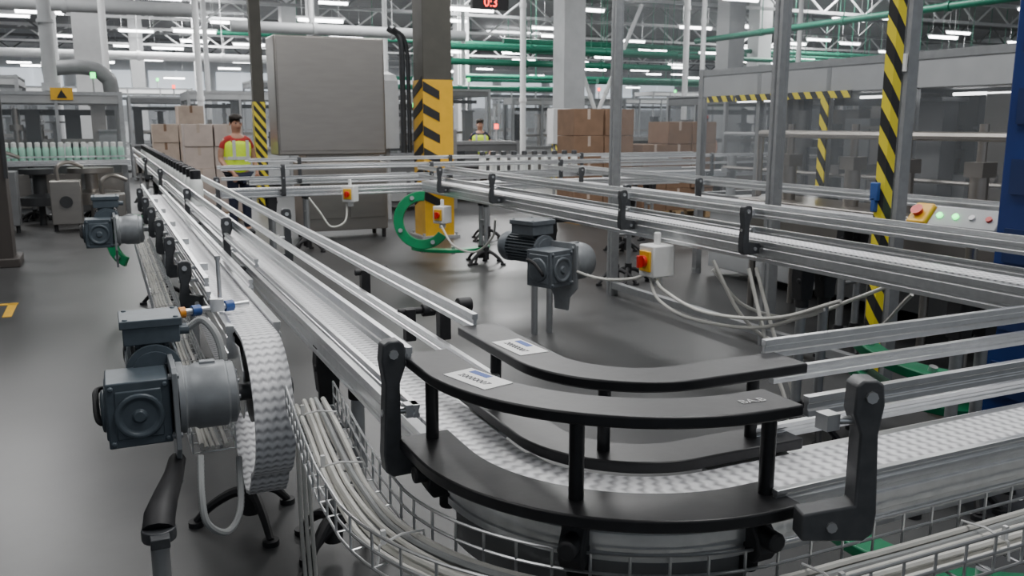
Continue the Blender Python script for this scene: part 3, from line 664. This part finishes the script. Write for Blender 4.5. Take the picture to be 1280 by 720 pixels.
T=thing('hazard_pole','square post wrapped in yellow and black hazard stripes','post',(3.82,3.45,0))
Bd().box((3.82,3.45,1.6),(.062,.062,3.2)).obj('shaft',STRI,T)
Bd().box((3.82,3.45,.01),(.2,.2,.02)).obj('base_plate',LGR,T)
Bd().box((3.78,3.47,1.24),(.03,.05,.10)).box((3.78,3.47,1.17),(.03,.03,.08)).obj('blue_clip',BLUP,T,bev=.006)
# operator panel
T=thing('operator_panel','grey push-button station with yellow end and red stop button','control panel',(0,0,0))
parts=[Bd().box((0,0,0),(.14,.38,.07)).obj('housing',LGR,T,bev=.01),
 Bd().box((0,.25,.01),(.14,.11,.085)).obj('yellow_housing',YEL,T,bev=.01),
 Bd().cyl((0,.26,.05),(0,.26,.08),.026,.033,16).obj('stop_button',RED,T)]
for i,m in enumerate((GREL,GREL,WHS,RED)):
    y=.14-i*.09;parts.append(Bd().cyl((0,y,.034),(0,y,.048),.016,n=14).obj('push_button',m,T))
RM=Matrix.Rotation(.12,4,'Z')@Matrix.Rotation(-.8,4,'Y')
for p in parts:p.data.transform(RM)
Bd().cyl((.08,.02,-.03),(.08,.02,-1.08),.03).box((.08,.02,-1.075),(.2,.2,.03)).box((.05,.02,-.05),(.08,.1,.05)).obj('stand',STAIN,T)
T.location=(4.10,3.14,1.09)
T=thing('blue_machine_frame','tall dark blue painted steel machine frame','machine frame',(3.99,2.62,0))
Bd().box((3.99,2.62,1.7),(.34,.3,3.4)).box((3.99,2.62,.02),(.42,.4,.04)).obj('upright',BLU,T,bev=.008)
BD_=mat('blue_dark',(.006,.02,.09),.5)
for i in range(9):Bd().box((3.814,2.62,.4+i*.32),(.012,.2,.16)).obj('perforated_plate',BD_,T)
machine(-.65,17.6,2.0,1.4,2.15,LGR,'bottle filling machine with grey hood and rotary carousel',GREL,.95,True,5,nact=14,dark=True)
T=thing('warning_sign','yellow warning sign with black triangle','sign',(-.6,16.85,2.1))
Bd().box((-.55,16.86,2.1),(.34,.02,.2)).obj('plate',YEL,T)
Bd().prism([(-.08,-.06),(.08,-.06),(0,.08)],(-.55,16.845,2.09),(1,0,0),(0,0,1),.006).obj('triangle',BLK2,T)
b=Bd().rev([(.05,0),(.05,.3),(.42,.32),(.42,.5),(.1,.55),(.1,.8),(.35,.82),(.35,.9)],(-.2,16.0,.0),n=28)
tag(b.obj('turntable',STAIN),'round stainless turntable in front of filling machine','turntable')
b=Bd().rev([(.05,0),(.05,.3),(.3,.32),(.3,.45),(.1,.5),(.1,.8),(.28,.82),(.28,.9)],(-.95,15.9,.0),n=28)
tag(b.obj('turntable',DKM),'small dark turntable in front of filling machine','turntable')
for i,(x,y,h_) in enumerate(((-.55,14.9,.75),(-1.4,15.0,.9),(.05,14.6,.55))):
    T=thing('drive_cabinet','small stainless drive cabinet with hand wheel and dark pipes','cabinet',(x,y,0))
    Bd().box((x,y,h_/2+.06),(.42,.4,h_-.1)).obj('housing',(STAIN,MGR,STAIN)[i],T,bev=.01)
    for sx in(-.17,.17):Bd().cyl((x+sx,y-.1,0),(x+sx,y-.1,.1),.03,n=10).obj('foot',BLK2,T)
    Bd().cyl((x,y-.2,h_*.6),(x,y-.26,h_*.6),.09,n=18).obj('hand_wheel',DKM,T)
    Bd().tube(spl([(x-.1,y,h_),(x-.1,y,h_+.2),(x+.05,y+.1,h_+.28),(x+.25,y+.2,h_+.2)],5),.03,8).obj('pipe_bend',STAIN,T)
machine(-3.0,22,3,2,2.6,LGR,'tall grey packing machine with pipework',REDL,1.0,True,7)
machine(3.2,24,2.4,2,2.4,LGR,'white packing machine with pipework',None,1.0,True,8)
machine(6.2,20.5,2.4,1.8,1.75,MGR,'dark grey packing machine with open frame',GREL,.9,True,9,dark=True)
machine(9.8,15.2,2.4,1.3,1.35,DKM,'low dark conveyor machine beside cartons',None,.85,False,10)
machine(13.0,15.5,3,2,2.2,MGR,'grey packing machine with clear guards',GREL,.9,True,11,dark=True)
machine(17.2,14.5,3,2.4,2.6,LGR,'light grey packing machine with clear guards',None,.9,True,12,dark=True)
machine(13.5,25,4,.6,2.4,LGR,'white packing machine among pipes',REDL,.9,True,13)
machine(0.4,33,5,2,2.8,WHP,'long white machine with frames',GREL,1,True,14)
machine(8.5,34,4,2,2.6,LGR,'long grey machine with frames',None,1,True,15)
machine(21,22,4,3,2.8,MGR,'large grey machine with clear guards',GREL,1,True,16)
machine(11.0,8.6,2.4,2.2,2.3,MGR,'grey palletising machine with clear guards',GREL,.9,True,17,dark=True)
k=18
for x,y,w_,h_,m in((-4,28,3,2.6,WHP),(5,28.4,1.6,2.9,MGR),(10,28,1.8,2.6,DKM),(15,31,4,3,LGR),(20,30,4,2.6,WHP),(26,28,4,3,MGR),(4,40,5,3,LGR),(12,41,5,3.2,WHP),(20,40,5,3,LGR),(28,38,6,3.2,WHP),(17.5,18.3,2,2.4,DKM),(26,20,4,2.6,LGR),(-3,40,5,3,LGR),(7.6,23.9,1.8,2.2,DKM),(7.3,17.5,1.5,1.25,MGR),(10.6,18.4,1.2,1.5,DKM),(-3.2,17.3,1.6,2.3,MGR),(1.6,28.5,1.6,2.4,MGR),(5.4,25.6,1.6,2.3,LGR),(9.6,24.8,1.6,2.6,MGR),(5.4,16.2,1.4,1.5,MGR)):
    machine(x,y,w_,1.6 if y>18.6 else .9,h_,m,'boxy packing machine with aluminium frame in the hall',(None,GREL,REDL)[k%3],min(1,h_*.6),True,k,dark=k%2==0);k+=1
# ---------------------------------------------------------------- cartons
def carton(x,y,z,w,d,h,m,label,group,rz=0):
    T=thing('cardboard_box',label,'box',(x,y,z),group)
    R=Matrix.Rotation(rz,3,'Z')
    Bd().box((x,y,z+h/2),(w,d,h),R).obj('carton_body',m,T,bev=.006)
    m2=CARD2 if m is not CARD2 else CARD
    Bd().box(V((x,y,z+h+.001)),(.05,d,.003),R).obj('tape_strip',m2,T)
    Bd().box(V((x,y,z+h*.8))+R@V((0,-d/2-.001,0)),(.05,.003,h*.38),R).obj('tape_strip',m2,T)
PW=mat('pallet_wood',(.35,.24,.13),.8)
def stack(x,y,nx,nz,w,d,h,m,label,group,missing=0):
    P=thing('pallet','wooden pallet under cartons','pallet',(x,y,0))
    b=Bd()
    for i in range(5):b.box((x-nx*w/2+(nx*w)*(i+.5)/5,y,.13),(nx*w/5*.8,d*1.05,.02))
    for i in range(3):b.box((x-nx*w/2+(nx*w)*(.08+.42*i),y,.06),(.1,d*1.05,.12))
    b.obj('deck',PW,P)
    for k in range(nz):
        for i in range(nx):
            if k==nz-1 and i<missing:continue
            carton(x-nx*w/2+w*(i+.5),y+random.uniform(-.02,.02),.145+k*(h+.004),w*.97,d,h,m,label,group,random.uniform(-.03,.03))
stack(1.68,15.6,2,4,.46,.6,.36,CARD3,'pale film-wrapped cardboard carton stacked on pallet','cartons on pallet by worker')
stack(1.42,19.2,2,5,.5,.6,.36,CARD2,'pale brown cardboard carton stacked on pallet','brown cartons on tall pallet',1)
stack(7.35,12.6,2,4,.55,.6,.42,CARD,'brown cardboard carton stacked beside machine','brown cartons beside machine')
stack(8.9,12.7,3,4,.5,.6,.37,CARD,'dark brown cardboard carton in low stack','low stack of brown cartons',1)
stack(13.0,11.5,3,4,.6,.6,.42,CARD,'brown cardboard carton in guarded area','cartons in guarded area')
# ---------------------------------------------------------------- bottles
def bottle(label,group,body,cap,h=.2,r=.034):
    T=thing('bottle',label,'bottle',(0,0,0),group)
    Bd().rev([(r*.9,0),(r,.008),(r,h*.62),(r*.8,h*.72),(r*.42,h*.8),(r*.4,h*.84)],(0,0,0),n=14).obj('bottle_body',body,T)
    Bd().rev([(r*.8,h*.74),(r*.8,h*.97),(r*.5,h)],(0,0,0),n=12).obj('bottle_cap',cap,T)
    return T
b0=bottle('white bottle with black cap standing on the conveyor','bottles on conveyor',BOTW,BLK,.32,.06)
pos=[(MX,8.3+i*.40,ZB) for i in range(27)]
b0.location=pos[0]
for p in pos[1:]:dup(b0,p)
g0=bottle('green bottle with white cap on filling machine','bottles on filling machine',BOTG,BOTW,.30,.05)
pos=[(-1.55+i*.115,16.62,1.0) for i in range(17)]
g0.location=pos[0]
for p in pos[1:]:dup(g0,p)
T=conveyor('low feed conveyor carrying green bottles into the machine',(-1.7,16.62),(.42,16.62),1.0,w=.14,rails=[(1,.11,1.06,.025)],legs=[.6,1.5])
w0=bottle('white bottle with dark cap on the crossing conveyor','bottles on crossing conveyor',BOTW,DGR,.28,.05)
pos=[(4.75+i*.16,11.2,.95) for i in range(10)]
w0.location=pos[0]
for p in pos[1:]:dup(w0,p)
# ---------------------------------------------------------------- people
def skinmesh(name,verts,edges,rad,m,parent,sub=2):
    me=bpy.data.meshes.new(name);me.from_pydata(verts,edges,[]);me.update()
    o=bpy.data.objects.new(name,me);COL.objects.link(o);me.materials.append(m)
    o.modifiers.new('skin','SKIN')
    if not me.skin_vertices:
        bpy.context.view_layer.objects.active=o;bpy.ops.mesh.customdata_skin_add()
    for i,r in enumerate(rad):
        sv=me.skin_vertices[0].data[i];sv.radius=(r if isinstance(r,tuple) else (r,r));sv.use_root=(i==0)
    sb=o.modifiers.new('sub','SUBSURF');sb.levels=sub;sb.render_levels=sub
    o.modifiers['skin'].use_smooth_shade=True
    o.parent=parent;return o
def person(loc,rz,label,shirt,vest,cap,scale=1.,armf=.12):
    T=thing('person',label,'person',(0,0,0))
    Vt=[(0,0,.95),(0,0,1.10),(0,0,1.30),(0,0,1.42),(0,.005,1.49),(0,-.005,1.555),(0,-.01,1.62),(0,0,1.70)]
    Rd=[(.15,.105),(.135,.10),(.165,.11),(.12,.085),.055,.072,.09,.072];E=[(i,i+1) for i in range(7)]
    def add(chain,base):
        k=base
        for p,r in chain:
            Vt.append(p);Rd.append(r);E.append((k,len(Vt)-1));k=len(Vt)-1
        return k
    for s in(-1,1):
        af=armf if s>0 else armf*2.2
        e=add([((s*.18,0,1.40),.054),((s*.235,.02,1.24),.048),((s*.25,.01,1.12),.042),((s*.24,-af*.6,1.02),.036),((s*.21,-af-.06,.95),.026),((s*.20,-af-.10,.91),(.034,.018))],3)
        px,py,pz=Vt[e]
        for f,(dx,ln) in enumerate(((-.026,.058),(-.009,.068),(.009,.064),(.026,.05))):
            add([((px+dx,py-.012,pz-.03),.0095),((px+dx*1.1,py-.022,pz-.035-ln*.45),.0088),((px+dx*1.1,py-.012,pz-.035-ln),.0075)],e)
        add([((px-s*.034,py-.01,pz-.005),.011),((px-s*.045,py-.025,pz-.035),.009)],e)
        add([((s*.09,0,.87),.092),((s*.10,-.01,.5),.06),((s*.105,.015,.28),.055),((s*.11,.02,.1),.04),((s*.12,-.06,.05),.045),((s*.125,-.15,.04),.035)],0)
    add([((0,-.108,1.60),.012)],6)
    skinmesh('body',Vt,E,Rd,SKIN,T,2)
    v=[(0,0,.98),(0,0,1.12),(0,0,1.30),(0,0,1.42),(.17,0,1.40),(.235,.02,1.25),(-.17,0,1.40),(-.235,.02,1.25)]
    skinmesh('shirt',v,[(0,1),(1,2),(2,3),(3,4),(4,5),(3,6),(6,7)],[(.165,.12),(.15,.115),(.18,.125),(.12,.09),.060,.053,.060,.053],shirt,T,2)
    ve=skinmesh('vest',[(0,0,.88),(0,0,1.12),(0,0,1.30),(0,0,1.43)],[(0,1),(1,2),(2,3)],[(.21,.15),(.20,.147),(.235,.155),(.22,.12)],vest,T,2)
    for z in(1.0,1.12):
        ring=[(.190*math.cos(t*pi/12),.147*math.sin(t*pi/12),z) for t in range(25)]
        Bd().sweep(ring,rect(.006,.045)).obj('reflective_band',SILV,ve)
    for s in(-1,1):Bd().box((s*.1,-.142,1.26),(.045,.012,.28)).obj('reflective_band',SILV,ve)
    Vl=[(0,0,.96)];El=[];Rl=[(.165,.12)]
    for s in(-1,1):
        k=0
        for p,r in(((s*.09,0,.87),.10),((s*.10,-.01,.5),.073),((s*.11,.02,.1),.06)):
            Vl.append(p);Rl.append(r);El.append((k,len(Vl)-1));k=len(Vl)-1
    skinmesh('trousers',Vl,El,Rl,NAVY,T,2)
    for s in(-1,1):Bd().ball((s*.12,-.06,.05),.05,(1,2.6,1.0),14).obj('shoe',BLK2,T)
    for s in(-1,1):Bd().ball((s*.033,-.094,1.645),.011,n=8).obj('eye',INKD,T)
    Bd().box((0,-.092,1.575),(.045,.006,.009)).obj('mouth',mat('lips',(.3,.09,.08),.5),T)
    for s in(-1,1):Bd().ball((s*.088,.0,1.63),.022,(.4,.8,1.2),8).obj('ear',SKIN,T)
    Bd().ball((0,.035,1.68),.084,(1,.9,.85),16).obj('hair',HAIR,T)
    b=Bd().rev([(.094,0),(.095,.025),(.085,.05),(.055,.068),(.02,.074)],(0,.0,1.705),n=20)
    b.prism([(-.065,0),(.065,0),(.05,-.06),(0,-.075),(-.05,-.06)],(0,-.07,1.71),(1,0,0),(0,1,0),.010)
    b.obj('cap',cap,T)
    T.location=loc;T.rotation_euler=(0,0,rz);T.scale=(scale,)*3
    return T
person((1.76,13.2,0),.25,'worker in yellow hi-vis vest and dark cap standing at conveyor',REDC,VEST,HAIR,.98)
person((8.0,19.0,0),-.3,'worker in yellow vest and dark cap standing among machines',NAVY,VEST,HAIR,.97)
person((10.5,13.9,0),-.9,'worker in yellow hi-vis vest and red cap by machine',NAVY,VEST,REDC)
T=thing('digital_display','black hanging digital clock showing red digits','clock',(6.95,16,3.9))
Bd().box((6.95,16,3.88),(.75,.12,.24)).cyl((6.95,16,3.9),(6.95,16,6.54),.02,n=8).obj('case',BLK2,T)
text('0:3',.24,(6.95,15.93,3.88),0,REDL,T,pi/2)
T=thing('electrical_cabinet','white electrical cabinet on stand','cabinet',(9.1,17,0))
Bd().box((9.1,17,1.55),(.6,.3,.75)).obj('housing',WHP,T,bev=.01)
for x in(8.9,9.3):Bd().box((x,17,.6),(.05,.05,1.2)).obj('stand',LGR,T)
# ---------------------------------------------------------------- lights
def area(loc,sx,sy,e,col=(1,1,1),rot=(0,0,0)):
    d=bpy.data.lights.new('roof_light','AREA');d.shape='RECTANGLE';d.size=sx;d.size_y=sy;d.energy=e;d.color=col
    o=bpy.data.objects.new('roof_light',d);o.location=loc;o.rotation_euler=rot;COL.objects.link(o)
for x,y,e in((-3,3,115),(2.5,1,250),(3,6,245),(7.5,3,190),(0,10,210),(6,11,280),(12,7,260),(-2,18,480),(6,20,680),(14,16,450),(2,30,1500),(13,30,1500),(24,26,1200),(5,45,2600),(20,45,2600),(32,34,1800)):
    area((x,y,6.4),1.2 if y<20 else 3,5,e,(1,.995,.985))
w=bpy.data.worlds.new('World');SC.world=w;w.use_nodes=True
w.node_tree.nodes['Background'].inputs[0].default_value=(.75,.82,.9,1);w.node_tree.nodes['Background'].inputs[1].default_value=.5
# ---------------------------------------------------------------- camera
cd=bpy.data.cameras.new('Camera');cd.lens=36*1090/1280;cd.sensor_width=36
cam=bpy.data.objects.new('Camera',cd);COL.objects.link(cam);cam.location=(0,0,1.6)
cam.rotation_euler=(math.radians(90)-math.atan(205/1090),0,math.radians(-24.9))
cd.dof.use_dof=True;cd.dof.focus_distance=2.2;cd.dof.aperture_fstop=9
cd.clip_end=200
SC.camera=cam
